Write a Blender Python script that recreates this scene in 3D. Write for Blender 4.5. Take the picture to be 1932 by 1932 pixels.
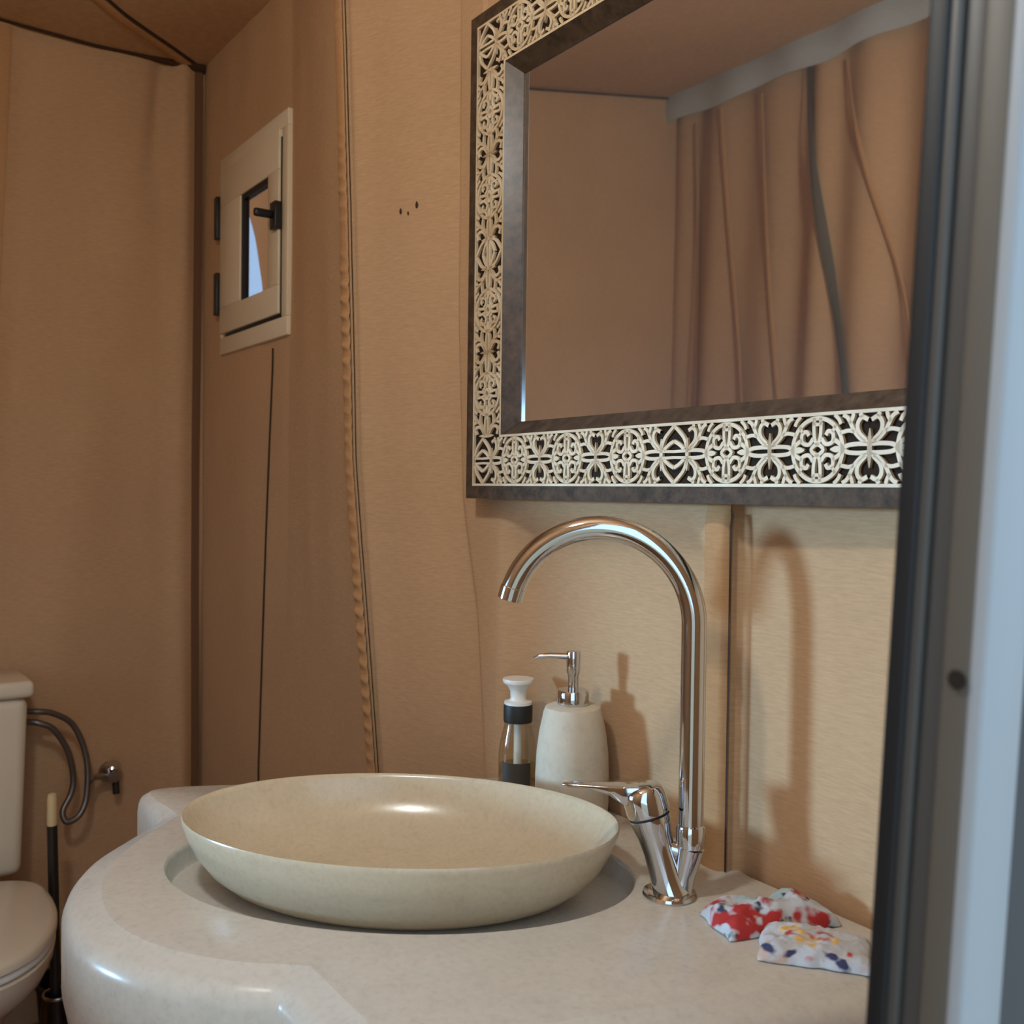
import bpy, bmesh, math, random
from mathutils import Vector, Matrix, noise
random.seed(7)
for o in list(bpy.data.objects): bpy.data.objects.remove(o)
S = bpy.context.scene
COL = S.collection
R = math.radians

# ------------------------------------------------------------------ camera
cam_d = bpy.data.cameras.new('camera'); cam = bpy.data.objects.new('camera', cam_d); COL.objects.link(cam)
YAW, ROLL, FPX = R(35.142), .0125, 1870.0
PITCH = math.atan((966 - 928) / FPX)
fh = Vector((-math.cos(YAW), math.sin(YAW), 0)); r0 = Vector((math.sin(YAW), math.cos(YAW), 0)); zz = Vector((0, 0, 1))
fw = fh * math.cos(PITCH) - zz * math.sin(PITCH); up0 = zz * math.cos(PITCH) + fh * math.sin(PITCH)
cr = r0 * math.cos(ROLL) + up0 * math.sin(ROLL); cu = up0 * math.cos(ROLL) - r0 * math.sin(ROLL)
m = Matrix((cr, cu, -fw)).transposed().to_4x4(); m.translation = (2.5, -.8, 1.25)
cam.matrix_world = m
cam_d.sensor_width = 36; cam_d.sensor_height = 36; cam_d.lens = FPX / 1932 * 36; cam_d.clip_start = .01
cam_d.dof.use_dof = True; cam_d.dof.focus_distance = 1.15; cam_d.dof.aperture_fstop = 9.0
S.camera = cam

# ------------------------------------------------------------------ world and large lights
S.view_settings.view_transform = 'Standard'; S.view_settings.look = 'None'
S.view_settings.gamma = 1; S.view_settings.use_curve_mapping = False
S.view_settings.exposure = 0.0
W = bpy.data.worlds.new('world'); S.world = W; W.use_nodes = True
bg = W.node_tree.nodes['Background']
bg.inputs['Color'].default_value = (.58, .79, 1.0, 1); bg.inputs['Strength'].default_value = 1.9

# low cool daylight reaching the counter through the window in the opposite wall
sun_d = bpy.data.lights.new('daylight', 'SUN'); sun_d.energy = 3.0; sun_d.angle = R(7); sun_d.color = (.40, .71, 1.0)
sun = bpy.data.objects.new('daylight', sun_d); COL.objects.link(sun)
sun.rotation_euler = Vector((.485, .872, -.058)).to_track_quat('-Z', 'Y').to_euler(); sun.location = (-.5, -4, 2)

# ------------------------------------------------------------------ materials
def mat(name, col, rough=.5, metal=0, spec=.5, **kw):
    m = bpy.data.materials.new(name); m.use_nodes = True
    b = m.node_tree.nodes['Principled BSDF']
    b.inputs['Base Color'].default_value = (*col, 1); b.inputs['Roughness'].default_value = rough
    b.inputs['Metallic'].default_value = metal; b.inputs['Specular IOR Level'].default_value = spec
    for k, v in kw.items(): b.inputs[k.replace('_', ' ')].default_value = v
    return m
def srgb(r, g, b):
    f = lambda c: (c / 255 / 12.92) if c / 255 <= .04045 else ((c / 255 + .055) / 1.055) ** 2.4
    return (f(r), f(g), f(b))
def nodes(m): return m.node_tree.nodes, m.node_tree.links, m.node_tree.nodes['Principled BSDF']
def coords(m, scale, kind='Object'):
    N, L, B = nodes(m)
    tc = N.new('ShaderNodeTexCoord'); mp = N.new('ShaderNodeMapping'); mp.inputs['Scale'].default_value = scale
    L.new(tc.outputs[kind], mp.inputs['Vector']); return mp.outputs['Vector']
def ntex(m, vec, scale, detail=3, rough=.5):
    N, L, B = nodes(m); n = N.new('ShaderNodeTexNoise'); n.inputs['Scale'].default_value = scale
    n.inputs['Detail'].default_value = detail; n.inputs['Roughness'].default_value = rough; L.new(vec, n.inputs['Vector']); return n.outputs['Fac']
def ramp(m, fac, stops):
    N, L, B = nodes(m); r = N.new('ShaderNodeValToRGB'); e = r.color_ramp.elements
    while len(e) < len(stops): e.new(.5)
    for i, (p, c) in enumerate(stops): e[i].position = p; e[i].color = (*c, 1)
    L.new(fac, r.inputs['Fac']); return r.outputs['Color']
def mixc(m, fac, a, b, mode='MIX'):
    N, L, B = nodes(m); x = N.new('ShaderNodeMix'); x.data_type = 'RGBA'; x.blend_type = mode
    if hasattr(fac, 'is_linked'): L.new(fac, x.inputs[0])
    else: x.inputs[0].default_value = fac
    for s, v in ((6, a), (7, b)):
        if hasattr(v, 'is_linked'): L.new(v, x.inputs[s])
        else: x.inputs[s].default_value = (*v, 1)
    return x.outputs[2]
def bump(m, h, strength, dist=.002):
    N, L, B = nodes(m); b = N.new('ShaderNodeBump'); b.inputs['Strength'].default_value = strength; b.inputs['Distance'].default_value = dist
    L.new(h, b.inputs['Height']); L.new(b.outputs['Normal'], B.inputs['Normal'])
def setcol(m, c): N, L, B = nodes(m); L.new(c, B.inputs['Base Color'])

def fabric(name, base, streak=.075):
    m = mat(name, base, .9, spec=.15)
    v = coords(m, (55, 55, 430)); n1 = ntex(m, v, 1, 3, .6)
    v2 = coords(m, (330, 330, 18)); n2 = ntex(m, v2, 1, 2)
    big = ntex(m, coords(m, (1, 1, 1)), 3.5, 4)
    d = tuple(c * (1 - streak * 2) for c in base); u = tuple(min(1, c * (1 + streak * 2)) for c in base)
    c1 = ramp(m, n1, [(.3, d), (.7, u)])
    c2 = ramp(m, big, [(.3, tuple(c * .9 for c in base)), (.7, tuple(min(1, c * 1.1) for c in base))])
    setcol(m, mixc(m, .45, c1, c2))
    N, L, B = nodes(m); a = N.new('ShaderNodeMath'); L.new(n1, a.inputs[0]); L.new(n2, a.inputs[1])
    bump(m, a.outputs[0], .25, .001)
    return m
M = {}
M['fabric'] = fabric('tan_canvas', srgb(192, 155, 118))
M['fabric2'] = fabric('seam_canvas', srgb(184, 140, 98))
M['fabric_dark'] = fabric('brown_piping_shade', srgb(70, 46, 30))
M['fabric_grey'] = fabric('grey_valance', srgb(178, 186, 192))
M['strap'] = mat('grey_strap', srgb(92, 86, 76), .8)
M['shade_strip'] = mat('brown_corner_shade', srgb(106, 72, 47), .9)  # brown that stands in for shade in the room corner
M['dark_brown'] = mat('dark_gap_shade_stain', srgb(58, 38, 22), .9)  # seam gaps, stain spots, and the painted shade of the wall fold

def stone(name, base, rough, scale=1.0):
    m = mat(name, base, rough, spec=.5)
    v = coords(m, (1, 1, 1))
    a = ntex(m, v, 28 * scale, 6, .65); b = ntex(m, v, 140 * scale, 3, .6); c = ntex(m, v, 420, 2)
    c1 = ramp(m, a, [(.28, tuple(x * .88 for x in base)), (.5, base), (.75, tuple(min(1, x * 1.08) for x in base))])
    c2 = ramp(m, b, [(.28, tuple(x * .82 for x in base)), (.45, base), (.72, tuple(min(1, x * 1.12) for x in base))])
    setcol(m, mixc(m, .5, c1, c2)); bump(m, b, .06, .001)
    return m
M['stone'] = stone('beige_limestone', srgb(204, 197, 185), .24)
M['basin'] = stone('polished_limestone', srgb(206, 190, 162), .2, 1.2)
M['disp'] = stone('matte_sandstone', srgb(205, 192, 170), .7, .7)
M['chrome'] = mat('chrome', (.66, .68, .72), .07, 1)
M['chrome_dull'] = mat('dull_chrome', (.42, .40, .38), .28, 1)
M['braid'] = mat('braided_steel', (.20, .18, .17), .4, .8)
M['rubber'] = mat('black_rubber', (.006, .006, .007), .55)
M['blackp'] = mat('black_plastic', (.010, .010, .011), .4)
M['whitep'] = mat('white_plastic', srgb(238, 236, 230), .35)
M['ceramic'] = mat('white_ceramic', srgb(226, 214, 192), .12)
M['frame_white'] = mat('cream_aluminium', srgb(224, 206, 176), .35)
M['bronze'] = mat('bronze_aluminium', srgb(80, 76, 72), .45, .2)
M['bronze2'] = mat('brown_aluminium', srgb(98, 90, 80), .5, .1)
M['white_trim'] = mat('white_trim', srgb(160, 163, 167), .5)
M['grey_wall'] = mat('grey_outer_canvas', srgb(76, 74, 76), .8)
M['collar'] = mat('dark_collar', srgb(36, 36, 34), .5)
M['label'] = mat('dark_label', srgb(62, 54, 44), .5)
M['tan_handle'] = mat('pale_handle', srgb(222, 198, 150), .4)
M['steel_dark'] = mat('dark_steel', (.05, .045, .04), .35, .7)
M['ground'] = mat('sand_ground', srgb(170, 150, 120), .9)
M['flap'] = mat('orange_outer_canvas', srgb(226, 140, 76), .9)
_N, _L, _B = nodes(M['flap']); _t = _N.new('ShaderNodeBsdfTranslucent'); _t.inputs['Color'].default_value = (*srgb(232, 142, 76), 1)
_x = _N.new('ShaderNodeMixShader'); _x.inputs[0].default_value = .5
_L.new(_B.outputs[0], _x.inputs[1]); _L.new(_t.outputs[0], _x.inputs[2]); _L.new(_x.outputs[0], _N['Material Output'].inputs['Surface'])

# dark varnished wood of the mirror
m_ = mat('dark_varnished_wood', srgb(70, 54, 42), .32, spec=.5)
setcol(m_, ramp(m_, ntex(m_, coords(m_, (60, 60, 60)), 1, 5, .7), [(.3, srgb(46, 34, 26)), (.72, srgb(92, 74, 58))])); M['wood'] = m_
m_ = mat('matte_border_wood', srgb(70, 54, 42), .6, spec=.2)
setcol(m_, ramp(m_, ntex(m_, coords(m_, (60, 60, 60)), 1, 5, .7), [(.3, srgb(50, 38, 28)), (.72, srgb(96, 76, 58))])); M['wood_border'] = m_
m_ = mat('fret_ground_wood', srgb(44, 32, 22), .75, spec=.15); M['wood_ground'] = m_
m_ = mat('bone_inlay', srgb(222, 200, 166), .45)
setcol(m_, ramp(m_, ntex(m_, coords(m_, (1, 1, 1)), 22, 4), [(.3, srgb(204, 178, 140)), (.7, srgb(232, 214, 184))])); M['inlay'] = m_
M['mirror'] = mat('mirror_glass', (.93, .94, .94), .02, 1)
_N, _L, _B = nodes(M['mirror'])
_d = _N.new('ShaderNodeBsdfDiffuse'); _d.inputs['Color'].default_value = (.75, .77, .80, 1)
_x = _N.new('ShaderNodeMixShader'); _x.inputs[0].default_value = .045      # thin film of dust
_L.new(_B.outputs[0], _x.inputs[1]); _L.new(_d.outputs[0], _x.inputs[2]); _L.new(_x.outputs[0], _N['Material Output'].inputs['Surface'])

def clear(name, tint, gl=.12, rough=.02):
    m = bpy.data.materials.new(name); m.use_nodes = True; N, L = m.node_tree.nodes, m.node_tree.links
    out = N['Material Output']; N.remove(N['Principled BSDF'])
    t = N.new('ShaderNodeBsdfTransparent'); t.inputs['Color'].default_value = (*tint, 1)
    g = N.new('ShaderNodeBsdfGlossy'); g.inputs['Roughness'].default_value = rough
    fr = N.new('ShaderNodeLayerWeight'); fr.inputs['Blend'].default_value = gl
    mu = N.new('ShaderNodeMath'); mu.operation = 'MULTIPLY_ADD'; mu.inputs[1].default_value = .45; mu.inputs[2].default_value = .035; L.new(fr.outputs['Facing'], mu.inputs[0])
    x = N.new('ShaderNodeMixShader'); L.new(mu.outputs[0], x.inputs[0]); L.new(t.outputs[0], x.inputs[1]); L.new(g.outputs[0], x.inputs[2])
    L.new(x.outputs[0], out.inputs['Surface']); return m
M['pane'] = clear('window_pane', (.93, .95, .97), .1)
M['pane_tinted'] = clear('tinted_pane', (.62, .65, .71), .1)
M['bottle'] = clear('clear_plastic', (.90, .88, .82), .35, .08)
M['holder'] = clear('smoked_glass', (.35, .36, .30), .3, .1)
m_ = mat('lamp_glow', (1, .9, .7), .5); B_ = m_.node_tree.nodes['Principled BSDF']
B_.inputs['Emission Color'].default_value = (.96, 1.0, .97, 1); B_.inputs['Emission Strength'].default_value = 158; M['glow'] = m_

def floral(name, off, cols):
    m = mat(name, srgb(200, 200, 204), .8)
    N, L, B = nodes(m); tc = N.new('ShaderNodeTexCoord'); c = None
    base = srgb(196, 198, 202)
    for i, (col, sc, th) in enumerate(cols):
        mp = N.new('ShaderNodeMapping'); mp.inputs['Location'].default_value = (off + i * 3.7, i * 1.3, 0); L.new(tc.outputs['Object'], mp.inputs['Vector'])
        n = ntex(m, mp.outputs['Vector'], sc, 2, .5)
        f = ramp(m, n, [(th, (0, 0, 0)), (th + .07, (1, 1, 1))])
        c = mixc(m, f, c if c else base, col)
    setcol(m, c); bump(m, ntex(m, tc.outputs['Object'], 90, 4), .5, .003)
    return m
M['floral1'] = floral('floral_red', 1.0, [(srgb(170, 196, 200), 40, .56), (srgb(52, 58, 84), 52, .60), (srgb(176, 44, 42), 38, .51)])
M['floral2'] = floral('floral_yellow', 9.0, [(srgb(196, 168, 150), 34, .60), (srgb(226, 178, 92), 30, .55), (srgb(56, 58, 92), 50, .60), (srgb(186, 62, 52), 38, .60)])

# ------------------------------------------------------------------ helpers
def tag(o, label=None, cat=None, group=None, kind=None):
    if label: o['label'] = label
    if cat: o['category'] = cat
    if group: o['group'] = group
    if kind: o['kind'] = kind
    return o
def obj(name, me, m, parent=None, loc=None):
    o = bpy.data.objects.new(name, me); COL.objects.link(o)
    if m is not None and not me.materials: me.materials.append(m)
    if parent is not None:
        o.parent = parent
    if loc is not None: o.location = loc
    return o
def thing(name, loc, label, cat, group=None):
    o = bpy.data.objects.new(name, None); COL.objects.link(o); o.location = loc; o.empty_display_size = .05
    return tag(o, label, cat, group)
def struct(name, loc=(0, 0, 0), label=None):
    o = bpy.data.objects.new(name, None); COL.objects.link(o); o.location = loc; o.empty_display_size = .05
    return tag(o, label, None, None, 'structure')
def mesh(name, V, F, smooth=False):
    me = bpy.data.meshes.new(name); me.from_pydata([tuple(v) for v in V], [], F); me.validate()
    bm = bmesh.new(); bm.from_mesh(me); bmesh.ops.recalc_face_normals(bm, faces=bm.faces); bm.to_mesh(me); bm.free()
    if smooth:
        for p in me.polygons: p.use_smooth = True
    me.update(); return me
def sharp(me, ang=40):
    me.set_sharp_from_angle(angle=R(ang)); return me
def grid(name, nu, nv, fn, skip=None, thick=0):
    V = [fn(i / nu, j / nv) for j in range(nv + 1) for i in range(nu + 1)]; F = []
    for j in range(nv):
        for i in range(nu):
            f = (j * (nu + 1) + i, j * (nu + 1) + i + 1, (j + 1) * (nu + 1) + i + 1, (j + 1) * (nu + 1) + i)
            if skip and skip((i + .5) / nu, (j + .5) / nv): continue
            F.append(f)
    me = bpy.data.meshes.new(name); me.from_pydata([tuple(v) for v in V], [], F)
    bm = bmesh.new(); bm.from_mesh(me); bmesh.ops.delete(bm, geom=[v for v in bm.verts if not v.link_faces], context='VERTS'); bm.to_mesh(me); bm.free()
    for p in me.polygons: p.use_smooth = True
    me.update(); return me
def box(name, a, b, bev=0, seg=2):
    bm = bmesh.new(); bmesh.ops.create_cube(bm, size=1)
    a, b = Vector(a), Vector(b)
    for v in bm.verts: v.co = Vector(((a[i] + b[i]) / 2 + v.co[i] * abs(b[i] - a[i]) for i in range(3)))
    if bev: bmesh.ops.bevel(bm, geom=list(bm.edges), offset=bev, segments=seg, affect='EDGES', profile=.5)
    me = bpy.data.meshes.new(name); bm.to_mesh(me); bm.free()
    if bev:
        for p in me.polygons: p.use_smooth = True
        sharp(me, 50)
    return me
def lathe(name, prof, n=40, ax=None, origin=(0, 0, 0), sx=1, sy=1, ang=0, caps=True, smooth=35):
    """profile [(r, z)] turned about an axis; ax = direction of the axis"""
    q = Vector((0, 0, 1)).rotation_difference(Vector(ax)) if ax is not None else None
    V, F = [], []
    ca, sa = math.cos(ang), math.sin(ang)
    for r, z in prof:
        for k in range(n):
            t = 2 * math.pi * k / n
            x, y = r * math.cos(t) * sx, r * math.sin(t) * sy
            p = Vector((x * ca - y * sa, x * sa + y * ca, z))
            if q: p = q @ p
            V.append(p + Vector(origin))
    for i in range(len(prof) - 1):
        for k in range(n): F.append((i * n + k, i * n + (k + 1) % n, (i + 1) * n + (k + 1) % n, (i + 1) * n + k))
    if caps:
        if prof[0][0] > 1e-6: F.append(tuple(range(n))[::-1])
        if prof[-1][0] > 1e-6: F.append(tuple((len(prof) - 1) * n + k for k in range(n)))
    me = bpy.data.meshes.new(name); me.from_pydata(V, [], F)
    bm = bmesh.new(); bm.from_mesh(me); bmesh.ops.remove_doubles(bm, verts=bm.verts, dist=1e-6); bmesh.ops.recalc_face_normals(bm, faces=bm.faces); bm.to_mesh(me); bm.free()
    for p in me.polygons: p.use_smooth = True
    sharp(me, smooth); return me
def spline(pts, n=8, closed=False):
    P = [Vector(p) for p in pts]; out = []; N = len(P)
    rng = range(N if closed else N - 1)
    for i in rng:
        p0 = P[(i - 1) % N] if (closed or i > 0) else P[0] * 2 - P[1]
        p1, p2 = P[i], P[(i + 1) % N]
        p3 = P[(i + 2) % N] if (closed or i + 2 < N) else P[-1] * 2 - P[-2]
        for k in range(n):
            t = k / n
            out.append(.5 * ((2 * p1) + (p2 - p0) * t + (2 * p0 - 5 * p1 + 4 * p2 - p3) * t * t + (3 * p1 - p0 - 3 * p2 + p3) * t ** 3))
    if not closed: out.append(P[-1])
    return out
def tube(name, path, r, n=16, cap=True):
    path = [Vector(p) for p in path]; V, F = [], []
    rr = r if callable(r) else (lambda t: r)
    t0 = (path[1] - path[0]).normalized(); nrm = t0.orthogonal().normalized()
    for i, p in enumerate(path):
        t = ((path[min(i + 1, len(path) - 1)] - path[max(i - 1, 0)])).normalized()
        nrm = (nrm - t * nrm.dot(t)).normalized(); b = t.cross(nrm); ra = rr(i / (len(path) - 1))
        for k in range(n):
            a = 2 * math.pi * k / n; V.append(p + (nrm * math.cos(a) + b * math.sin(a)) * ra)
    for i in range(len(path) - 1):
        for k in range(n): F.append((i * n + k, i * n + (k + 1) % n, (i + 1) * n + (k + 1) % n, (i + 1) * n + k))
    if cap: F.append(tuple(range(n))[::-1]); F.append(tuple((len(path) - 1) * n + k for k in range(n)))
    me = mesh(name, V, F, True); sharp(me, 40); return me
def prism(name, poly, fn0, fn1):
    """polygon [(u, v)] swept between two maps to 3D"""
    n = len(poly); V = [fn0(*p) for p in poly] + [fn1(*p) for p in poly]
    F = [tuple(range(n)), tuple(range(2 * n - 1, n - 1, -1))] + [(i, (i + 1) % n, n + (i + 1) % n, n + i) for i in range(n)]
    return mesh(name, V, F)
def lerp(x, xs, ys):
    if x <= xs[0]: return ys[0]
    for i in range(len(xs) - 1):
        if x <= xs[i + 1]: return ys[i] + (ys[i + 1] - ys[i]) * (x - xs[i]) / (xs[i + 1] - xs[i])
    return ys[-1]
def ss(a, b, x):
    t = max(0, min(1, (x - a) / (b - a))); return t * t * (3 - 2 * t)
def g(x, s): return math.exp(-(x / s) ** 2)
def nz(x, y, z=0): return noise.noise(Vector((x, y, z)))

# ------------------------------------------------------------------ the setting
XR = 2.262          # door wall at eye height (the wall leans outwards)
LEAN = .048
def xr(z): return XR + LEAN * (z - 1.24)
YF = -1.65          # opposite wall
def ztop(y): return lerp(-y, [0, .25, .46, .98, 1.65], [2.30, 2.287, 2.292, 2.486, 2.61])
def zceil(x, y):
    k = ss(.15, .9, x); return ztop(y) * (1 - k) + (2.30 - .188 * y) * k + .006 * nz(x * 4, y * 4) + .02 * g(y, .06) * 0

f1 = lambda z: lerp(z, [.635, 1.52, 2.3], [.412, .471, .472])
xs2 = lambda z: lerp(z, [0, .79, 1.32, 1.72, 2.08, 2.3], [1.17, 1.066, 1.020, .992, .956, .944])
xe2 = lambda z: lerp(z, [.6, .85, 1.07, 1.23, 1.5, 2.3], [1.30, 1.285, 1.258, 1.218, 1.200, 1.190])
def yback(x, z):
    a, b = xs2(z), xe2(z)
    A = .075 * lerp(z, [.4, .85, 1.3, 2.3], [.5, .72, 1, 1])      # the seam stands proud as a ridge
    if x < a: t = max(0, min(1, (x - .56) / (a - .036 - .56))); y = -A * (t ** 1.15)
    else:
        t = (x - a) / (b - a); y0 = -A
        if t < 1: y = y0 + (.016 - y0) * (t ** .9)
        else: y = .016 - .016 * ss(b, b + .02, x)
    y += .034 * ss(1.33, 1.39, x) * (1 - ss(1.70, 1.74, x)) * (1 - ss(1.17, 1.235, z))
    y += .020 * ss(1.765, 1.785, x) * (1 - .9 * ss(1.785, 2.15, x))
    y += .006 * g(x - a - .003, .004)
    y += .005 * g(x - 1.773, .004)
    y += .004 * nz(x * 3, z * 1.2) + .0025 * nz(x * 11, z * 3, 4)
    # soft drape wrinkles on the pale panel
    if a < x < b: y += .003 * math.sin((x - a) * 48 + 3 * nz(z * 1.4, 3)) * ss(a, a + .06, x) * (1 - ss(b - .08, b, x)) * (.4 + .6 * ss(-.2, .3, nz(z * 2, x * 6)))
    if 1.28 < x < 2.16 and z > 1.225: y = max(y, .003)
    return y
def wall_z(j): return j
WX0, WX1 = -.05, 2.34
wopen = (.168, .535, 1.60, 2.0)
def fback(u, v):
    x = WX0 + (WX1 - WX0) * u; z = (2.32 - .0) * v
    return (x, yback(x, z), z)
wb = obj('wall_back', grid('wall_back', 600, 96, fback, skip=lambda u, v: wopen[0] < WX0 + (WX1 - WX0) * u < wopen[1] and wopen[2] < 2.32 * v < wopen[3]), M['fabric'])
tag(wb, 'tan canvas tent wall behind the mirror', kind='structure')
def fseam(u, v):
    z = .02 + 2.28 * v; a = xs2(z); x = a - .030 + .028 * u
    amp = .35 + .65 * ss(-.2, .5, nz(z * 7, 2.2))
    bumpy = (.5 + .5 * math.sin(z * 2 * math.pi / .026 + 2.5 * nz(z * 9, 1) + u * 1.2)) ** 2 * amp * lerp(z, [.6, 1.5, 1.9, 2.3], [1, 1, .35, .3])
    return (x, yback(x, z) - .003 - (.007 * bumpy + .003) * math.sin(math.pi * min(1, max(0, u * .9 + .05))) ** .6, z)
obj('seam_strip', grid('seam_strip', 10, 760, fseam), M['fabric2'], wb)
obj('seam_gap_fold_shade', grid('seam_gap_fold_shade', 2, 90, lambda u, v: (xs2(.02 + 2.28 * v) - .0005 + .0030 * u, yback(xs2(.02 + 2.28 * v), .02 + 2.28 * v) - .002, .02 + 2.28 * v)), M['dark_brown'], wb)
obj('seam_strip', grid('seam_strip', 8, 120, lambda u, v: (1.737 + .033 * u, yback(1.737 + .033 * u, .3 + 2 * v) - .004 - .003 * math.sin(3.14 * u) - .001 * math.sin(v * 260), .3 + 2 * v)), M['fabric2'], wb)
obj('seam_gap_fold_shade', grid('seam_gap_fold_shade', 2, 60, lambda u, v: (1.7705 + .0028 * u, yback(1.768, .3 + .93 * v) - .003, .3 + .93 * v)), M['dark_brown'], wb)
obj('seam_gap_fold_shade', grid('seam_gap_fold_shade', 2, 60, lambda u, v: (f1(.02 + 1.53 * v) - .005 + .009 * u, yback(f1(.02 + 1.53 * v), .02 + 1.53 * v) - .0015, .02 + 1.53 * v)), M['dark_brown'], wb)  # shade of the wall fold, painted as a dark strip

for sx_, sz_, sr_ in ((1.0875, 1.697, .0042), (1.1170, 1.703, .0048), (1.1020, 1.692, .0028)):
    obj('stain_spot', lathe('stain_spot', [(0, 0), (sr_ * .8, .0004), (sr_, .001)], 10, ax=(0, 1, 0), origin=(sx_, yback(sx_, sz_) - .0022, sz_), sx=.8, sy=1.2), M['dark_brown'], wb)

# left wall (above the toilet), behind the toilet
w2 = (.46, 1.27, .89, 1.49)     # x0 x1 z0 z1 of the window in the opposite wall
def xleft(y, z):
    x = .004 * nz(y * 3, z * 1.3, 7) + .003 * nz(y * 12, z * 2, 9)
    x += .020 * g(y + .055, .030) * (1 + .4 * math.sin(z * 4))
    x += .012 * g(y + .45 + .03 * (2.3 - z), .03) * ss(.9, 1.6, z)
    x += .010 * g(y + .25 + .08 * math.sin(z * 2.2), .07)
    x -= .012 * g((y + .10) - .28 * (2.3 - z) * -.4, .02) * ss(1.9, 2.2, z)
    return x
def fleft(u, v):
    y = .03 + (YF - .06) * u; z = (ztop(y) + .02) * v
    return (xleft(y, z), y, z)
wl = obj('wall_left', grid('wall_left', 240, 90, fleft), M['fabric'])
tag(wl, 'tan canvas tent wall behind the toilet', kind='structure')
obj('corner_shade', grid('corner_shade', 4, 60, lambda u, v: (xleft(-.002, 2.3 * v) + .004 + .008 * u + .004 * math.sin(v * 9), -.022 + .014 * u - .012 * math.sin(3.1 * u), 2.3 * v)), M['shade_strip'], wl)  # no real tape: dark strip painting the shadow down the corner
obj('seam_strip', grid('seam_strip', 4, 60, lambda u, v: (xleft(-.436 - .026 * u - .09 * (1 - v), .02 + 2.26 * v) + .004, -.436 - .026 * u - .09 * (1 - v), .02 + 2.26 * v)), M['fabric2'], wl)

# opposite wall, seen in the mirror
def yfront(x, z):
    k = 1.0
    return YF + .014 * math.sin(x * 34 + .9 * (2.5 - z) * 1.2 + nz(x * 3, 0) * 2) * k + .010 * math.sin(x * 15 - z) + .004 * nz(x * 8, z * 2)
wf = obj('wall_front', grid('wall_front', 260, 66, lambda u, v: (-.03 + 2.4 * u, yfront(-.03 + 2.4 * u, 2.64 * v), 2.64 * v), skip=lambda u, v: w2[0] < -.03 + 2.4 * u < w2[1] and w2[2] < 2.64 * v < w2[3]), M['fabric'])
tag(wf, 'draped tan canvas tent wall opposite the mirror', kind='structure')
def strap(x0, z0, x1, z1, w, mt):
    def f(u, v):
        z = z0 + (z1 - z0) * v; x = x0 + (x1 - x0) * (v ** 1.15) + (u - .5) * w
        return (x, yfront(x, z) + .012 + .004 * math.sin(3.14 * u), z)
    obj('seam_strip', grid('seam_strip', 4, 40, f), mt, wf)
strap(.56, 2.53, .735, 1.50, .030, M['strap'])
for a in ((.236, 2.5, .40, .8), (.391, 2.5, .54, .8), (.699, 2.5, .98, 1.52), (.093, 2.5, .16, .8), (1.1, 2.5, 1.24, 1.52), (1.6, 2.5, 1.6, .8)):
    strap(*a, .016, M['fabric2'])
obj('valance_band', grid('valance_band', 160, 6, lambda u, v: (-.02 + 2.35 * u, YF + .035 + .006 * math.sin(u * 60) + .02 * (1 - v) * math.sin(v * 3.1), 2.515 + .005 * math.sin(u * 40) + .13 * v)), M['fabric_grey'], wf)

# ceiling
def fceil(u, v):
    x = -.05 + 2.5 * u; y = .05 + (YF - .1) * v
    return (x, y, zceil(x, y))
ce = obj('ceiling', grid('ceiling', 120, 90, fceil), M['fabric']); tag(ce, 'sloping tan canvas tent ceiling', kind='structure')
def fcs(u, v):
    p = Vector((.0, -.03, 0)).lerp(Vector((.62, -.80, 0)), v); q = Vector((.78, .62, 0)) * (u - .5) * .028
    x, y = p.x + q.x + .02 * math.sin(v * 3.1), p.y + q.y
    return (x, y, zceil(x, y) - .005 - .004 * math.sin(3.14 * u))
obj('seam_strip', grid('seam_strip', 4, 60, fcs), M['fabric2'], ce)
obj('seam_gap_fold_shade', grid('seam_gap_fold_shade', 1, 60, lambda u, v: tuple(Vector(fcs(1.05 + .22 * u, v)) + Vector((0, 0, .002)))), M['dark_brown'], ce)
pp = [(.012, -.005 - 1.62 * t, ztop(-1.62 * t) - .004) for t in [i / 60 for i in range(61)]]
obj('piping_shade', tube('piping_shade', pp, lambda t: .0032 + .011 * g(t, .07), 10), M['fabric_dark'], ce)  # piping, thickened at the corner to draw the dark shadow line there

# floor and the ground outside
tag(obj('floor', box('floor', (-.2, -1.8, -.06), (2.30, .2, 0)), mat('terracotta_floor', srgb(140, 92, 62), .5)), 'plain terracotta floor under the toilet', kind='structure')
tag(obj('ground_outside', box('ground_outside', (-7, -9, -.12), (12, 9, -.061)), M['ground']), 'sandy ground outside the doorway', kind='structure')

# door wall with doorway, canvas inside and grey canvas outside
DY0, DY1, DZ = -1.06, -.42, 2.0
wr = struct('wall_right', (0, 0, 0), 'canvas tent wall holding the doorway')
def slab(name, y0, y1, z0, z1, off, th, m):
    V = []
    for z in (z0, z1):
        for x, y in ((off, y0), (off + th, y0), (off + th, y1), (off, y1)): V.append((xr(z) + x, y, z))
    obj(name, mesh(name, V, [(0, 1, 2, 3), (4, 5, 6, 7), (0, 1, 5, 4), (1, 2, 6, 5), (2, 3, 7, 6), (3, 0, 4, 7)]), m, wr)
for y0, y1, z0, z1 in ((-.402, .02, 0, 2.7), (YF - .02, DY0 - .018, 0, 2.7), (DY0 - .018, -.402, DZ + .018, 2.7)):
    slab('canvas_panel', y0, y1, z0, z1, -.008, .008, M['fabric'])
    slab('outer_panel', y0, y1 + (.5 if y1 > 0 else 0), z0, z1, .001, .012, M['grey_wall'])

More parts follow.
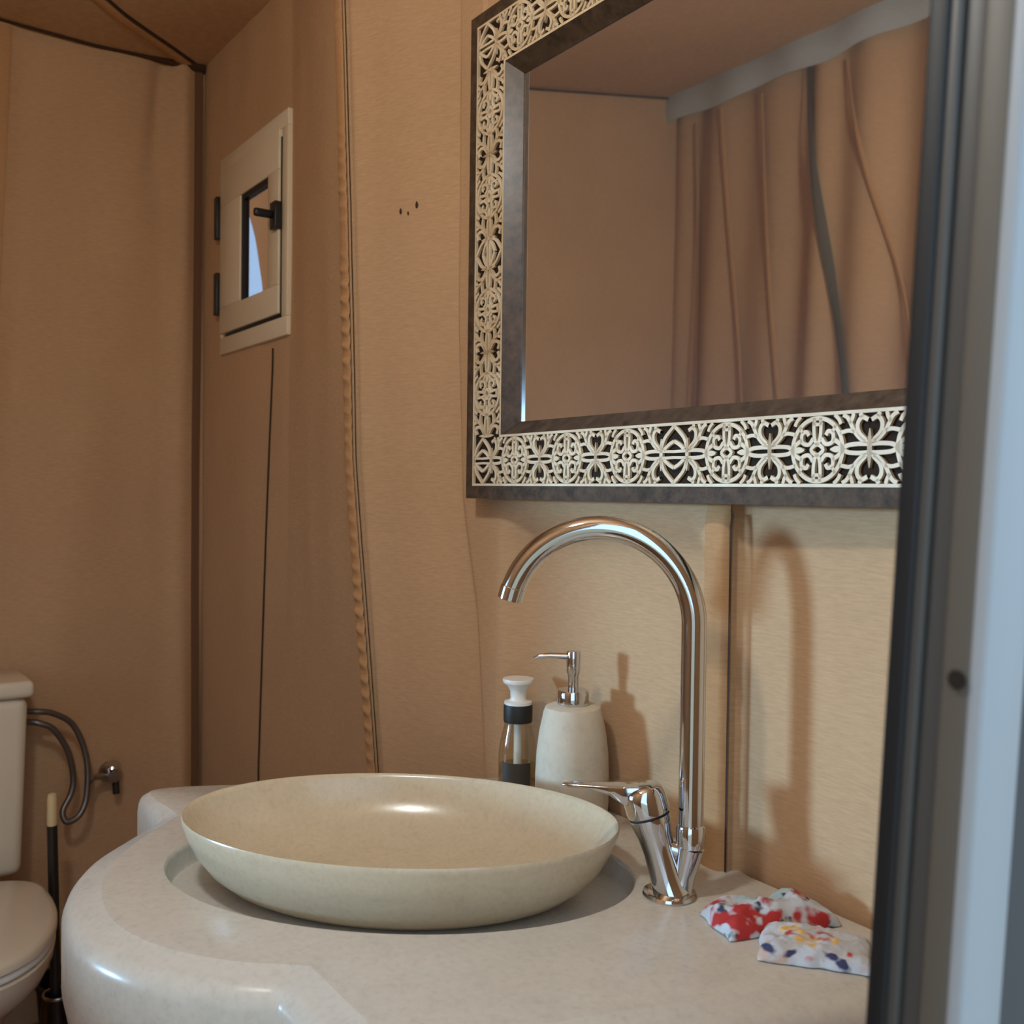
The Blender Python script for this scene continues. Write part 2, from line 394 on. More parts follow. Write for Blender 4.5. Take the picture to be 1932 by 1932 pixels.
# door frame of bronze aluminium with white architrave
d1 = struct('door_1', (XR, -.42, 0), 'bronze aluminium door frame with white outer trim beside the mirror')
def jamb(name, x0, x1, y0, y1, m, z0=.0, z1=DZ, bev=.0015, par=None):
    me = box(name, (x0, y0, z0), (x1, y1, z1), bev)
    for v in me.vertices: v.co.x += LEAN * (v.co.z - 1.24)
    return obj(name, me, m, par or d1)
jamb('gasket', -.0145, -.005, -.001, .020, M['rubber'])
jamb('frame_profile', -.006, .000, .0005, .020, M['bronze'])
jamb('frame_profile', .000, .010, .003, .020, M['bronze'])
jamb('frame_profile', .0095, .0225, .0008, .020, M['bronze2'])
jamb('white_trim', .0215, .0285, .0005, .032, M['white_trim'])
sc = lathe('screw', [(0, 0), (.0024, 0), (.0036, -.0006), (.0040, -.0016)], 20, ax=(0, 1, 0), origin=(0, 0, 0))
obj('screw', sc, M['steel_dark'], d1, (.0145, .0006, 1.176))
# far jamb and header
for nm, x0, x1, mt in (('frame_profile', -.0145, .0225, 'bronze'), ('white_trim', .0215, .0285, 'white_trim')):
    jamb(nm, x0, x1, DY0 + .42 - .022, DY0 + .42, M[mt])
    jamb(nm, x0, x1, DY0 + .42 - .022, .02, M[mt], DZ, DZ + .025)

# ------------------------------------------------------------------ windows
def build_window(name, label, width, z0, z1, to_world, hinge=True):
    """local u = along wall (0..width), w = out of wall into room"""
    root = struct(name, (0, 0, 0), label)
    def bx(nm, u0, u1, a, b, w0, w1, m, par=root, bev=.002):
        me = box(nm, (u0, w0, a), (u1, w1, b), bev)
        for v in me.vertices: v.co = to_world(*v.co)
        bm = bmesh.new(); bm.from_mesh(me); bmesh.ops.recalc_face_normals(bm, faces=bm.faces); bm.to_mesh(me); bm.free()
        return obj(nm, me, m, par)
    fr = M['frame_white']; T = .012
    # fixed frame (four members)
    bx('frame_member', 0, width, z0, z0 + .040, -.03, T, fr); bx('frame_member', 0, width, z1 - .034, z1, -.03, T, fr)
    bx('frame_member', 0, .012, z0 + .040, z1 - .034, -.006, T, fr); bx('frame_member', width - .030, width, z0 + .040, z1 - .034, -.03, T, fr)
    # dark gasket in the gap round the sash
    bx('gasket', width - .0365, width - .0302, z0 + .040, z1 - .05, 0, T + .001, M['rubber'])
    bx('gasket', .04, width - .0302, z0 + .0402, z0 + .0475, 0, T + .001, M['rubber'])
    # sash
    s0, s1, a, b = .0125, width - .037, z0 + .048, z1 - .0345
    p0, p1, q0, q1 = .147, .315, z0 + .108, z1 - .117
    T2 = T + .005
    bx('sash_member', s0, s1, a, q0, .002, T2, fr); bx('sash_member', s0, s1, q1, b, .002, T2, fr)
    bx('sash_member', s0, p0, q0, q1, .002, T2, fr); bx('sash_member', p1, s1, q0, q1, .002, T2, fr)
    bx('glazing_gasket', p0, p0 + .012, q0, q1, -.001, T2 - .004, M['rubber'], bev=0); bx('glazing_gasket', p0 + .012, p1, q1 - .012, q1, -.001, T2 - .004, M['rubber'], bev=0)
    bx('pane', p0, p1, q0, q1, .003, .007, M['pane_tinted'], bev=0)
    for hz0, hz1 in ((.095, .195), (.275, .375)):
        bx('hinge', -.012, .008, z0 + hz0, z0 + hz1, T - .004, T + .012, M['blackp'])
    h = bx('handle', width - .058, width - .028, z0 + .222, z0 + .278, T, T + .016, M['blackp'])
    bx('lever', width - .052, width - .038, z0 + .243, z0 + .260, T + .014, T + .055, M['blackp'], h, .005)
    return root
build_window('window_1', 'small cream framed window with black handle in the canvas wall beside the corner', .412, 1.567, 2.030,
             lambda u, w, z: Vector((.152 + u, -w + .004, z)))
win2 = struct('window_2', (0, 0, 0), 'window in the canvas wall opposite the mirror')
for a, b in (((w2[0] - .03, YF - .03, w2[2] - .03), (w2[1] + .03, YF + .03, w2[2] + .012)), ((w2[0] - .03, YF - .03, w2[3] - .012), (w2[1] + .03, YF + .03, w2[3] + .03)),
             ((w2[0] - .03, YF - .03, w2[2] + .012), (w2[0] + .012, YF + .03, w2[3] - .012)), ((w2[1] - .012, YF - .03, w2[2] + .012), (w2[1] + .03, YF + .03, w2[3] - .012))):
    obj('frame_member', box('frame_member', a, b, .003), M['frame_white'], win2)
obj('pane', box('pane', (w2[0] + .012, YF - .003, w2[2] + .012), (w2[1] - .012, YF + .003, w2[3] - .012)), M['pane'], win2)
# outer tent skin beyond the window
def fflap(u, v):
    z = 1.35 + 1.2 * v; x0 = -.062 - .10 * ss(1.86, 2.10, z) + .035 * ss(1.9, 1.75, z)
    x = x0 + (1.1 - x0) * u
    return (x, .17 + .01 * math.sin(x * 9), z)
fl = obj('tent_flap', grid('tent_flap', 20, 40, fflap), M['flap']); 
tag(fl, 'orange canvas flap of the outer tent seen through the window pane', 'tent flap')

# ------------------------------------------------------------------ mirror
MX0, MX1, MZ0, MZ1, MF = 1.290, 2.138, 1.240, 1.924, -.030
mir = thing('wall_mirror', ((MX0 + MX1) / 2, 0, MZ0), 'large rectangular mirror in dark wood frame with pale fretwork inlay', 'mirror')
def mo(p): return (p[0] - (MX0 + MX1) / 2, p[1], p[2] - MZ0)
def rail(name, d0, y0f, d1_, y1f, m, back):
    """four mitred members between insets d0 and d1 from the outside; front face y goes from y0f to y1f"""
    def rc(d): return [(MX0 + d, MZ0 + d), (MX1 - d, MZ0 + d), (MX1 - d, MZ1 - d), (MX0 + d, MZ1 - d)]
    o, i = rc(d0), rc(d1_)
    for k in range(4):
        k2 = (k + 1) % 4
        V = [(*o[k], y0f), (*o[k2], y0f), (*i[k2], y1f), (*i[k], y1f), (*o[k], back), (*o[k2], back), (*i[k2], back), (*i[k], back)]
        V = [mo((a, y, z)) for a, z, y in V]
        obj(name, mesh(name, V, [(0, 1, 2, 3), (4, 5, 6, 7), (0, 1, 5, 4), (1, 2, 6, 5), (2, 3, 7, 6), (3, 0, 4, 7)]), m, mir)
B1, B2, B3 = .018, .088, .106
rail('outer_border', 0, MF, B1, MF, M['wood_border'], -.001)
rail('fret_ground', B1, MF + .0025, B2, MF + .0025, M['wood_ground'], -.001)
rail('inner_bevel', B2, MF - .001, B3, -.012, M['wood'], -.001)
rail('edge_fillet', B1, MF - .0012, B1 + .0032, MF - .0012, M['inlay'], MF + .004)
rail('edge_fillet', B2 - .0032, MF - .0012, B2, MF - .0012, M['inlay'], MF + .004)
g0 = B3 - .002
obj('mirror_glass', box('mirror_glass', mo((MX0 + g0, -.0105, MZ0 + g0)), mo((MX1 - g0, -.004, MZ1 - g0))), M['mirror'], mir)

# one pierced motif of the fretwork: u along the rail (-1..1 is one repeat), v across it
def stroke_mesh(strokes, hu, hv):
    V, F = [], []
    for pts, w, closed in strokes:
        P = spline([(a, b, 0) for a, b in pts], 5, closed) if len(pts) > 2 else [Vector((a, b, 0)) for a, b in pts]
        P = [Vector((p.x * hu, p.y * hv, 0)) for p in P]; n = len(P); b0 = len(V)
        for i, p in enumerate(P):
            if closed: t = P[(i + 1) % n] - P[i - 1]
            else: t = P[min(i + 1, n - 1)] - P[max(i - 1, 0)]
            t.normalize(); q = Vector((-t.y, t.x, 0))
            ww = (w(i / (n - 1)) if callable(w) else w) / 2
            for s, d in ((1, 0), (-1, 0), (1, 1), (-1, 1)): V.append((p.x + q.x * ww * s, p.y + q.y * ww * s, d))
        for i in range(n if closed else n - 1):
            a, b = b0 + 4 * i, b0 + 4 * ((i + 1) % n)
            F += [(a, a + 1, b + 1, b), (a, b, b + 2, a + 2), (a + 1, a + 3, b + 3, b + 1)]
    return V, F
HU, HV = .0565, .0318
st = []
w = .0040
def sym(pts, ww, closed=False):
    for sx in (1, -1):
        for sy in (1, -1): st.append(([(a * sx, b * sy) for a, b in pts], ww, closed))
st.append(([(.50 * math.cos(t), .93 * math.sin(t)) for t in [i * math.pi / 8 for i in range(16)]], w, True))       # ring
sym([(.50, 0), (.60, .10), (.80, .13), (1.0, .12)], w)                          # arms to the cross
sym([(1.0, .16), (.86, .24), (.72, .48), (.60, .86), (.50, .98)], w * .95)      # long sweeping stem
sym([(.93, .22), (.80, .46), (.78, .72), (.86, .88), (.97, .80)], w)            # heart round the spindle
sym([(.86, .88), (.82, 1.0)], w)
sym([(.70, 1.0), (.67, .84), (.62, .72)], w * .9)
sym([(.34, 1.0), (.42, .86), (.46, .72)], w * .9)
st.append(([(-.10, .80), (0, .74), (.10, .80)], w * .8, False)); st.append(([(-.10, -.80), (0, -.74), (.10, -.80)], w * .8, False))
sym([(.72, .48), (.60, .52), (.44, .46)], w * .9)                               # ties stem to ring
sym([(.06, .94), (.07, .62), (.05, .30), (.0, .14)], w * .9)                    # upright in the ring
sym([(.08, .34), (.17, .16), (.30, .22), (.31, .46), (.22, .54), (.17, .42)], w * .95)   # volute
sym([(.31, .30), (.42, .18), (.50, .05)], w)
sym([(.30, .50), (.36, .70)], w * .8)
st.append(([(.0, .16), (.12, 0), (0, -.16), (-.12, 0)], w * .9, True))
for s in (-1, 1): st.append(([(s, -.56), (s, 0), (s, .56)], lambda t: .0008 + .0042 * math.sin(math.pi * t), False))
for s in (-1, 1): st.append(([(s * .26, 0), (s * .38, 0), (s * .50, 0)], lambda t: .001 + .005 * math.sin(math.pi * t), False))
FV, FF = stroke_mesh(st, HU, HV)
fret_h = mesh('fretwork_motif', [(x, MF - .0015 + d * .0035, y) for x, y, d in FV], FF)
fret_v = mesh('fretwork_motif', [(-y, MF - .0015 + d * .0035, x) for x, y, d in FV], FF)
fret_h.materials.append(M['inlay']); fret_v.materials.append(M['inlay'])
# small filler between two neighbouring panels (double cross)
st2 = []
for sx in (1, -1):
    for sy in (1, -1):
        st2.append(([(sx * 1.0, sy * .20), (sx * .75, sy * .55), (sx * .35, sy * .80), (0, sy * .98)], w, False))
        st2.append(([(sx * .8, sy * .16), (sx * .4, sy * .34), (0, sy * .46)], w, False))
        st2.append(([(sx * 1.0, sy * .12), (0, sy * .10)], w * .8, False))
FV2, FF2 = stroke_mesh(st2, .020, HV)
fill_h = mesh('fretwork_filler', [(x, MF - .0015 + d * .0035, y) for x, y, d in FV2], FF2); fill_h.materials.append(M['inlay'])
fill_v = mesh('fretwork_filler', [(-y, MF - .0015 + d * .0035, x) for x, y, d in FV2], FF2); fill_v.materials.append(M['inlay'])
# half motif to close the corner squares
xm, zm = (MX0 + MX1) / 2, (MZ0 + MZ1) / 2
mid = (B1 + B2) / 2
for zc in (MZ0 + mid, MZ1 - mid):
    obj('fretwork_filler', fill_h, None, mir, mo((xm, 0, zc)))
    for s in (-1, 1):
        for k in range(3): obj('fretwork_motif', fret_h, None, mir, mo((xm + s * (.020 + .0565 + .113 * k), 0, zc)))
        obj('fretwork_filler', fill_h, None, mir, mo((xm + s * (.020 + .339 + .021), 0, zc)))
for xc in (MX0 + mid, MX1 - mid):
    # between the two horizontal rails
    L_ = (MZ1 - MZ0) - 2 * B2; n = 4; 
    sc_ = L_ / (n * .113 + .040)
    for s in (-1, 1):
        for k in range(2):
            o = obj('fretwork_motif', fret_v, None, mir, mo((xc, 0, zm + s * (.020 + .0565 + .113 * k) * sc_))); o.scale = (1, 1, sc_)
    o = obj('fretwork_filler', fill_v, None, mir, mo((xc, 0, zm))); o.scale = (1, 1, sc_)

# ------------------------------------------------------------------ counter
CZ = .845
EC = Vector((1.562, -.285)); EA, EB, EANG = .238, .153, R(46.2)
def ell(k, t):
    x, y = EA * k * math.cos(t), EB * k * math.sin(t); c, s = math.cos(EANG), math.sin(EANG)
    return (EC.x + x * c - y * s, EC.y + x * s + y * c)
ear = spline([(p[0], p[1], 0) for p in [(1.20, -.265), (1.155, -.355), (1.136, -.402), (1.134, -.432), (1.148, -.450), (1.180, -.453), (1.225, -.453), (1.258, -.456)]], 6)
lobe = spline([(p[0], p[1], 0) for p in [(1.258, -.456), (1.300, -.506), (1.350, -.556), (1.42, -.592), (1.50, -.608), (1.57, -.604), (1.64, -.578), (1.70, -.535), (1.738, -.492)]], 6)
slb = spline([(p[0], p[1], 0) for p in [(1.738, -.492), (1.80, -.492), (1.87, -.490), (1.905, -.475), (1.922, -.44), (1.940, -.36), (1.968, -.27), (2.040, -.060)]], 6)
out = [Vector((1.345, .026))] + [Vector((p.x, p.y)) for p in ear + lobe[1:] + slb[1:]] + [Vector((2.05, .006)), Vector((1.80, .010)), Vector((1.72, .028))]
def offset(poly, d):
    n = len(poly); r = []
    for i in range(n):
        a, b, c = poly[i - 1], poly[i], poly[(i + 1) % n]
        e1 = (b - a).normalized(); e2 = (c - b).normalized()
        n1 = Vector((-e1.y, e1.x)); n2 = Vector((-e2.y, e2.x)); mm = (n1 + n2); 
        mm = mm / max(.3, mm.dot(n1)) if mm.length > 1e-5 else n1
        r.append(b + mm * d)
    return r
cnt = thing('vanity_counter', (1.6, -.2, 0), 'beige limestone vanity counter with rounded bulge holding the basin', 'counter')
def counter_mesh():
    n = len(out)
    prof = [(.0365, 0), (.036, -.0001), (.0355, -.0004), (.0150, -.0052), (.0085, -.0088), (.0035, -.0145), (0, -.024), (0, -.085), (.004, -.105), (.018, -.130), (.045, -.150), (.075, -.158)]
    V, F = [], []
    back = [i for i, p in enumerate(out) if p.y > .0]
    for d, dz in prof:
        q = offset(out, d)
        for i, p in enumerate(q):
            if out[i].x < 1.36 and -.56 < out[i].y < -.2: p = out[i] + (p - out[i]) * lerp(out[i].x, [1.20, 1.34], [.40, 1])
            if i in back: p = Vector((p.x, out[i].y))
            V.append((p.x - 1.6, p.y + .2, CZ + dz))
    for k in range(len(prof) - 1):
        for i in range(n): F.append((k * n + i, k * n + (i + 1) % n, (k + 1) * n + (i + 1) % n, (k + 1) * n + i))
    F.append(tuple((len(prof) - 1) * n + i for i in range(n)))
    bm = bmesh.new(); vs = [bm.verts.new(v) for v in V]
    for f in F: bm.faces.new([vs[i] for i in f])
    # top with the oval recess
    N = 96; rings = []
    for k, dz in ((1.075, 0), (1.068, -.0015), (1.063, -.005), (1.058, -.020), (1.045, -.024)):
        rings.append([bm.verts.new((ell(k, 2 * math.pi * j / N)[0] - 1.6, ell(k, 2 * math.pi * j / N)[1] + .2, CZ + dz)) for j in range(N)])
    for a, b in zip(rings, rings[1:]):
        for j in range(N): bm.faces.new((a[j], a[(j + 1) % N], b[(j + 1) % N], b[j]))
    bm.faces.new(rings[-1])
    e1 = [bm.edges.get((vs[i], vs[(i + 1) % n])) or bm.edges.new((vs[i], vs[(i + 1) % n])) for i in range(n)]
    e2 = [bm.edges.get((rings[0][j], rings[0][(j + 1) % N])) for j in range(N)]
    bmesh.ops.triangle_fill(bm, use_beauty=True, edges=e1 + e2)
    bmesh.ops.recalc_face_normals(bm, faces=bm.faces)
    me = bpy.data.meshes.new('worktop'); bm.to_mesh(me); bm.free()
    for p in me.polygons: p.use_smooth = True
    sharp(me, 38); return me
obj('worktop', counter_mesh(), M['stone'], cnt)
for x in (1.34, 1.84): obj('support', box('support', (x - 1.6, -.32 + .2, 0), (x + .05 - 1.6, .0 + .2, CZ - .158), .004), M['stone'], cnt)

# ------------------------------------------------------------------ basin
bas = thing('vessel_basin', (EC.x, EC.y, CZ - .024), 'polished beige stone oval vessel basin resting in the counter recess', 'basin')
prof = [(0, .0), (.64, .0), (.72, .003), (.80, .011), (.875, .024), (.935, .041), (.975, .059), (.997, .073), (1.0, .077), (.995, .0795), (.985, .079), (.972, .074), (.93, .058), (.86, .040), (.74, .024), (.55, .012), (.3, .0070), (.09, .0060), (0, .0060)]
sol_ = lathe('bowl', [(r, z) for r, z in prof], 96, sx=EA, sy=EB, ang=EANG, smooth=60)
obj('bowl', sol_, M['basin'], bas)
obj('drain', lathe('drain', [(0, .0075), (.012, .0080), (.018, .0078), (.020, .0070), (.020, .0062)], 24), M['chrome'], bas)

# ------------------------------------------------------------------ faucet
FB = Vector((1.783, -.095, CZ)); EDIR = Vector((-.743, -.669, 0)).normalized(); Z = Vector((0, 0, 1))
fau = thing('basin_faucet', FB, 'tall chrome gooseneck mixer tap with side lever behind the basin', 'faucet')
obj('flange', lathe('flange', [(0, 0), (.0265, 0), (.0275, .002), (.0262, .0045), (.022, .0065), (0, .007)], 40), M['chrome'], fau)
ax = (EDIR * math.sin(R(17)) + Z * math.cos(R(17))).normalized()
base0 = -EDIR * .002 + Z * .003
obj('body', lathe('body', [(.0205, 0), (.0185, .006), (.0168, .02), (.0162, .045), (.0178, .062), (.0208, .074), (.0212, .0795), (0, .0796)], 40, ax=ax, origin=base0), M['chrome'], fau)
obj('seal_ring', lathe('seal_ring', [(0, .0797), (.0206, .0797), (.0210, .0808), (.0206, .082), (0, .082)], 40, ax=ax, origin=base0), M['rubber'], fau)
cap = obj('handle_cap', lathe('handle_cap', [(0, .0821), (.0215, .0821), (.0222, .086), (.0222, .100), (.0205, .107), (.0155, .112), (.008, .1135), (0, .114)], 40, ax=ax, origin=base0), M['chrome'], fau)
# lever blade
def lever():
    side = EDIR.cross(Z).normalized(); top = base0 + ax * .104
    V, F = [], []
    for i, (s, hw, h0, h1) in enumerate([(-.012, .013, -.010, .0075), (.004, .016, -.012, .0085), (.018, .0155, -.010, .0078), (.034, .012, -.002, .0062), (.055, .0095, .0005, .0052), (.075, .0085, .0012, .0047), (.082, .0055, .0020, .0042)]):
        c = top + EDIR * s
        for a, b in ((-1, h0), (1, h0), (1, h1), (-1, h1)): V.append(c + side * hw * a + Z * b)
    for i in range(6):
        for k in range(4): F.append((i * 4 + k, i * 4 + (k + 1) % 4, i * 4 + 4 + (k + 1) % 4, i * 4 + 4 + k))
    F += [(0, 1, 2, 3), (24, 25, 26, 27)]
    me = mesh('lever', V, F); bm = bmesh.new(); bm.from_mesh(me)
    bmesh.ops.bevel(bm, geom=list(bm.edges), offset=.0016, segments=2, affect='EDGES', profile=.5, clamp_overlap=True); bm.to_mesh(me); bm.free()
    for p in me.polygons: p.use_smooth = True
    return me
obj('lever', lever(), M['chrome'], cap)
# vertical socket arm carrying the swivel spout
PS = -EDIR * .020
arm_top = PS + Z * .052
a2 = (arm_top - (-EDIR * .010 + Z * .004)); 
obj('spout_arm', lathe('spout_arm', [(.0150, 0), (.0118, .006), (.0120, .02), (.0135, .038), (.0142, a2.length - .001), (0, a2.length)], 36, ax=a2.normalized(), origin=-EDIR * .010 + Z * .004), M['chrome'], fau)
obj('bridge', tube('bridge', [base0 + ax * .052, base0 + ax * .052 + (arm_top - Z * .006 - base0 - ax * .052) * .5 - Z * .002, arm_top - Z * .008], .0088, 20), M['chrome'], fau)
obj('collar', lathe('collar', [(0, .0515), (.0136, .0515), (.0136, .0530), (.0148, .0535), (.0150, .071), (.0142, .0735), (.0128, .0745), (0, .0745)], 36, origin=PS), M['chrome'], fau)
RA = .0955; zc = 1.119 - CZ
path = [PS + Z * z for z in (.070, .12, .18, .24)] + [PS + EDIR * (RA - RA * math.cos(t)) + Z * (zc + RA * math.sin(t)) for t in [R(166) * i / 44 for i in range(45)]]
sp = obj('spout', tube('spout', path, .0126, 28), M['chrome'], fau)
e_, t_ = path[-1], (path[-1] - path[-2]).normalized()
obj('aerator', tube('aerator', [e_ - t_ * .010, e_ - t_ * .009, e_ + t_ * .004, e_ + t_ * .0045], lambda t: .0133 if .1 < t < .9 else .0124, 28), M['chrome'], sp)

# ------------------------------------------------------------------ bottles
bo = thing('foam_soap_bottle', (1.412, -.020, CZ), 'clear plastic foam soap bottle with white pump and black collar', 'bottle')
obj('bottle_body', lathe('bottle_body', [(0, 0), (.024, 0), (.0262, .003), (.0262, .045), (.0252, .060), (.0215, .078), (.0188, .088), (.0180, .096), (0, .096)], 36), M['bottle'], bo)
def wrap(name, r, z0, z1, a0, a1, m, par):
    obj(name, grid(name, 24, 2, lambda u, v: (r * math.cos(a0 + (a1 - a0) * u), r * math.sin(a0 + (a1 - a0) * u), z0 + (z1 - z0) * v)), m, par)
wrap('label', .0266, .004, .043, R(-85), R(5), M['label'], bo)
obj('dip_tube', tube('dip_tube', [(0, 0, .006), (0, 0, .095)], .0055, 12), M['whitep'], bo)
obj('soap_fill', lathe('soap_fill', [(0, .002), (.0235, .002), (.0245, .004), (.0245, .036), (0, .0362)], 30), clear('soap_liquid', (.80, .74, .55), .2), bo)
obj('collar', lathe('collar', [(0, .094), (.0192, .094), (.0197, .096), (.0197, .115), (.0190, .118), (0, .118)], 36), M['collar'], bo)
obj('pump_head', lathe('pump_head', [(0, .118), (.0190, .118), (.0188, .1215), (.0120, .123), (.0105, .127), (.0112, .136), (.0150, .143), (.0205, .147), (.0215, .150), (.0208, .1525), (.010, .153), (0, .153)], 36), M['whitep'], bo)

di = thing('soap_dispenser', (1.533, -.022, CZ), 'rounded beige stone soap dispenser with chrome pump by the canvas wall', 'dispenser')
obj('body', lathe('body', [(0, 0), (.042, 0), (.0450, .003), (.0462, .02), (.0464, .05), (.0450, .08), (.0420, .105), (.0385, .122), (.0370, .130), (.0345, .1365), (.028, .1395), (.018, .140), (0, .140)], 48), M['disp'], di)
obj('pump_ring', lathe('pump_ring', [(0, .1401), (.0200, .1401), (.0203, .1415), (.0203, .156), (.0192, .158), (.006, .1585), (0, .1585)], 36), M['chrome'], di)
pd = obj('pump_head', lathe('pump_head', [(0, .1585), (.0068, .1585), (.0068, .176), (.0088, .180), (.0092, .204), (.0085, .2065), (0, .207)], 30), M['chrome'], di)
sd = Vector((-.60, -.80, 0))
obj('nozzle', tube('nozzle', [sd * .004 + Z * .200, sd * .03 + Z * .2005, sd * .043 + Z * .1995, sd * .050 + Z * .196], lambda t: .0042 - .002 * t, 12), M['chrome'], pd)

# ------------------------------------------------------------------ floral pouches
def pouch(name, c, ang, lx, ly, h, m, label, seed, pinch):
    V, F = [], []; nu, nv = 44, 30; ca, sa = math.cos(ang), math.sin(ang)
    for side in (1, -1):
        for j in range(nv + 1):
            for i in range(nu + 1):
                u, v = i / nu * 2 - 1, j / nv * 2 - 1
                k = 1 - pinch * g(u - .12, .16)
                x = u * lx / 2 * (1 + .05 * nz(v * 2, seed)); y = v * ly / 2 * k * (1 + .08 * nz(u * 2, seed, 3))
                e = (1 - abs(u) ** 4) * (1 - abs(v) ** 3)
                z = .003 + h * (e ** .5 if side > 0 else .12 * e) * (.8 + .5 * nz(u * 2.2, v * 2.2, seed)) + (.004 * abs(nz(u * 6, v * 6, seed)) * e if side > 0 else 0)
                if side < 0: z = .0012
                elif e < 1e-6: z = .0016 + .004 * max(0, nz(u * 3, v * 3, seed + 5))
                V.append((x * ca - y * sa, x * sa + y * ca, z))
    n = (nu + 1) * (nv + 1)
    for s in (0, 1):
        for j in range(nv):
            for i in range(nu):
                a = s * n + j * (nu + 1) + i; F.append((a, a + 1, a + nu + 2, a + nu + 1))
    bd = [j for j in range(nu)] + [(nu) + j * (nu + 1) for j in range(nv)] + [n - 1 - j for j in range(nu)] + [n - 1 - nu - j * (nu + 1) for j in range(nv)]
    for a, b in zip(bd, bd[1:] + bd[:1]): F.append((a, b, n + b, n + a))
    o = obj(name, mesh(name, V, F, True), m, None, (c[0], c[1], CZ)); return tag(o, label, 'pouch', 'floral fabric pouches on the counter')
pouch('fabric_pouch', (1.880, -.058), R(72), .118, .060, .021, M['floral1'], 'rumpled white fabric pouch with red flowers against the canvas wall', 1.3, .28)
pouch('fabric_pouch', (1.945, -.075), R(38), .095, .068, .014, M['floral2'], 'flat white fabric pouch with yellow and blue print beside the red one', 5.1, .05)

# ------------------------------------------------------------------ toilet
TY = -.605
to = thing('toilet', (.35, TY, 0), 'white ceramic toilet with close coupled tank against the canvas wall', 'toilet')
def tob(name, a, b, bev, m, taper=0):
    me = box(name, (a[0] - .35, a[1] - TY, a[2]), (b[0] - .35, b[1] - TY, b[2]), bev, 4)
    if taper:
        for v in me.vertices:
            k = 1 - taper * (b[2] - v.co.z) / (b[2] - a[2]); v.co.y *= k
    return obj(name, me, m, to)
tob('tank', (.035, TY - .178, .42), (.195, TY + .178, .800), .022, M['ceramic'], .07)
tob('tank_lid', (.028, TY - .188, .800), (.205, TY + .188, .836), .012, M['ceramic'])
def dshape(k, n=56, x0=-.115, x1=.315, hw=.190):
    P = []
    for i in range(n):
        t = 2 * math.pi * i / n; c, s = math.cos(t), math.sin(t)
        cx = .05
        x = cx + (x1 - cx) * c if c > 0 else cx + (cx - x0) * (-(abs(c) ** .45))
        P.append((.02 + (x - .02) * k, hw * k * (abs(s) ** .88) * (1 if s > 0 else -1)))
    return P
def loft(name, rings, m, par, sm=50):
    V, F = [], []; n = len(rings[0][0])
    for P, z in rings:
        for x, y in P: V.append((x, y, z))
    for k in range(len(rings) - 1):
        for i in range(n): F.append((k * n + i, k * n + (i + 1) % n, (k + 1) * n + (i + 1) % n, (k + 1) * n + i))
    F.append(tuple(range(n))[::-1]); F.append(tuple((len(rings) - 1) * n + i for i in range(n)))
    me = mesh(name, V, F, True); sharp(me, sm); return obj(name, me, m, par)
loft('bowl', [(dshape(.52), 0), (dshape(.48), .05), (dshape(.46), .16), (dshape(.56), .255), (dshape(.74), .305), (dshape(.90), .340), (dshape(.965), .370), (dshape(.985), .395), (dshape(.96), .400)], M['ceramic'], to)
loft('seat', [(dshape(.96), .4035), (dshape(.985), .4045), (dshape(.99), .412), (dshape(.98), .4165)], M['whitep'], to)
loft('seat_lid', [(dshape(.97), .4195), (dshape(1.0), .4205), (dshape(1.0), .430), (dshape(.985), .437), (dshape(.93), .441)], M['ceramic'], to)

hp = [(-.415, .726), (-.392, .722), (-.361, .703), (-.328, .644), (-.316, .582), (-.322, .546), (-.341, .513), (-.333, .490), (-.305, .501), (-.288, .541), (-.288, .627), (-.317, .704), (-.361, .739), (-.392, .748), (-.415, .750)]
hs = obj('supply_hose', tube('supply_hose', spline([(.09 + .012 * math.sin(i * 1.1), y, z) for i, (y, z) in enumerate(hp)], 8), .0068, 12), M['braid'])
tag(hs, 'looped braided steel water hose beside the toilet tank', 'hose')
va = thing('angle_valve', (0.0, -.222, .566), 'small chrome angle valve on the canvas wall by the hose', 'valve')
obj('wall_rose', lathe('wall_rose', [(0, -.02), (.022, -.02), (.024, .016), (.018, .022), (0, .023)], 24, ax=(1, 0, 0)), M['chrome_dull'], va)
obj('valve_body', lathe('valve_body', [(0, .0), (.010, .0), (.010, .05), (.013, .053), (.013, .066), (0, .067)], 20, ax=(1, 0, 0)), M['chrome_dull'], va)
obj('outlet', tube('outlet', [(.05, -.002, .0), (.055, -.03, .004), (.07, -.052, .008), (.085, -.062, .004)], .0078, 14), M['chrome_dull'], va)
obj('drop_stub', tube('drop_stub', [(.045, .006, .0), (.047, .008, -.045)], .008, 14), M['steel_dark'], va)
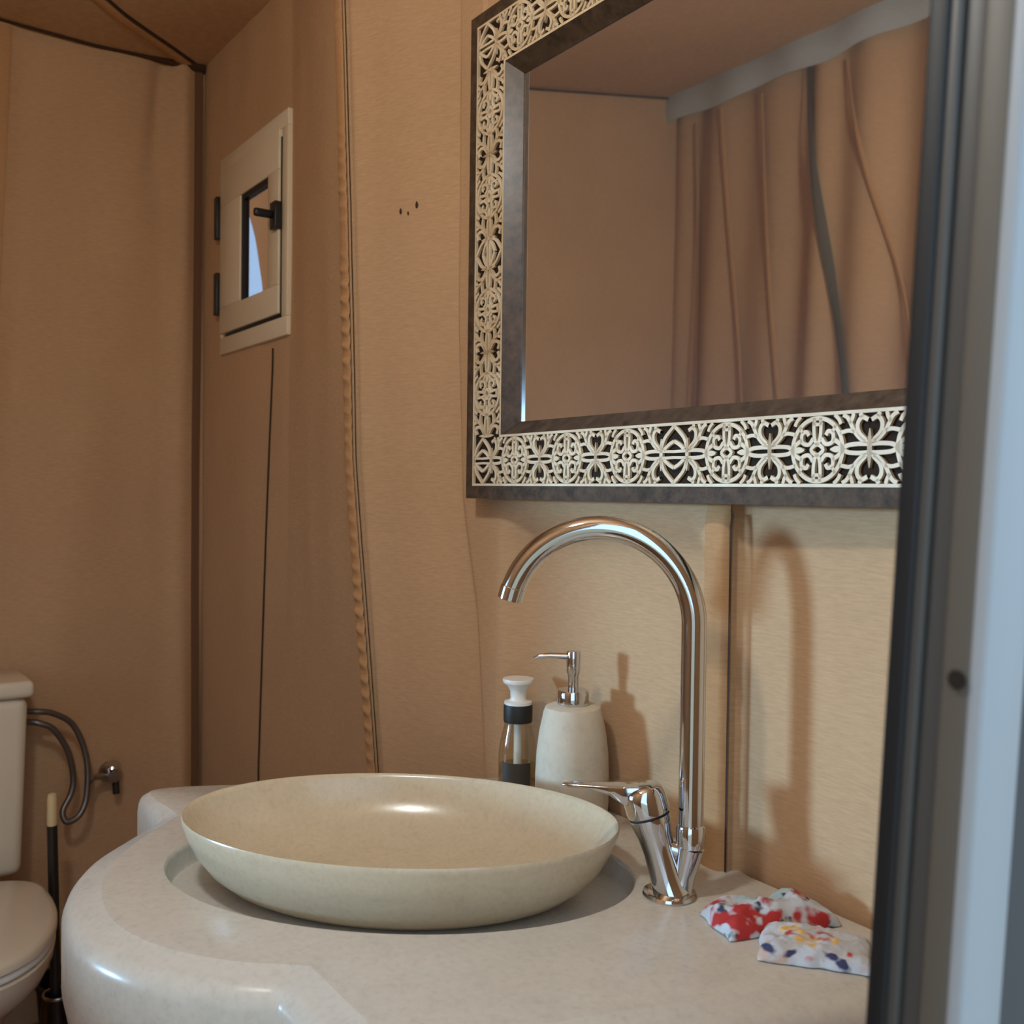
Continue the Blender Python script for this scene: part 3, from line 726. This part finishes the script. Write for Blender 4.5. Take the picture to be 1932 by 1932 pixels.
hk = obj('handwheel', lathe('handwheel', [(0, 0), (.016, 0), (.018, .004), (.018, .014), (.014, .018), (0, .019)], 14, ax=(.35, 0, .94), origin=(.045, .0, .012)), M['chrome'], va)

br = thing('toilet_brush', (.280, -.387, .0), 'toilet brush with pale handle tip standing in a smoked holder', 'toilet brush')
obj('rod', tube('rod', [(0, 0, .05), (0, -.004, .3), (0, -.010, .545)], .0105, 16), M['steel_dark'], br)
obj('handle_tip', lathe('handle_tip', [(0, 0), (.0090, 0), (.0098, .01), (.0098, .060), (.0080, .070), (0, .074)], 18, origin=(0, -.010, .540)), M['tan_handle'], br)
obj('bristle_head', lathe('bristle_head', [(0, .02), (.018, .02), (.026, .04), (.026, .085), (.015, .10), (0, .101)], 24), M['whitep'], br)
hd = obj('holder', lathe('holder', [(.036, .0), (.040, .006), (.040, .06), (.033, .150), (.029, .184), (.0295, .1865), (.0275, .188), (.026, .184), (.030, .150), (.037, .06), (.036, .008), (0, .0075)], 32, origin=(0, .002, 0)), M['holder'], br)
obj('rim', lathe('rim', [(.0255, .186), (.0300, .185), (.0306, .188), (.0296, .191), (.0260, .191), (.0250, .188), (.0255, .186)], 32, origin=(0, .002, 0), caps=False), M['chrome_dull'], br)
bi = thing('waste_bin', (.150, -.335, 0), 'small black plastic waste bin behind the toilet brush', 'bin')
obj('body', lathe('body', [(0, 0), (.055, 0), (.058, .004), (.070, .150), (.067, .150), (.056, .008), (0, .007)], 32), M['blackp'], bi)
obj('rim', lathe('rim', [(.066, .148), (.073, .148), (.074, .153), (.072, .158), (.067, .158), (.066, .148)], 32, caps=False), M['blackp'], bi)

# ------------------------------------------------------------------ ceiling lamp (out of frame)
la = thing('ceiling_lamp', (1.85, -.88, 2.45), 'round globe lamp hanging from the tent ceiling', 'lamp')
obj('rose', lathe('rose', [(0, .03), (.05, .03), (.05, .005), (.03, -.01), (.012, -.02), (.006, -.03), (.006, -.33), (.02, -.34), (.02, -.36), (0, -.36)], 24), M['whitep'], la)
obj('globe', lathe('globe', [(.055 * math.sin(t), -.41 - .055 * math.cos(t)) for t in [math.pi * i / 14 for i in range(15)]], 24), M['glow'], la)
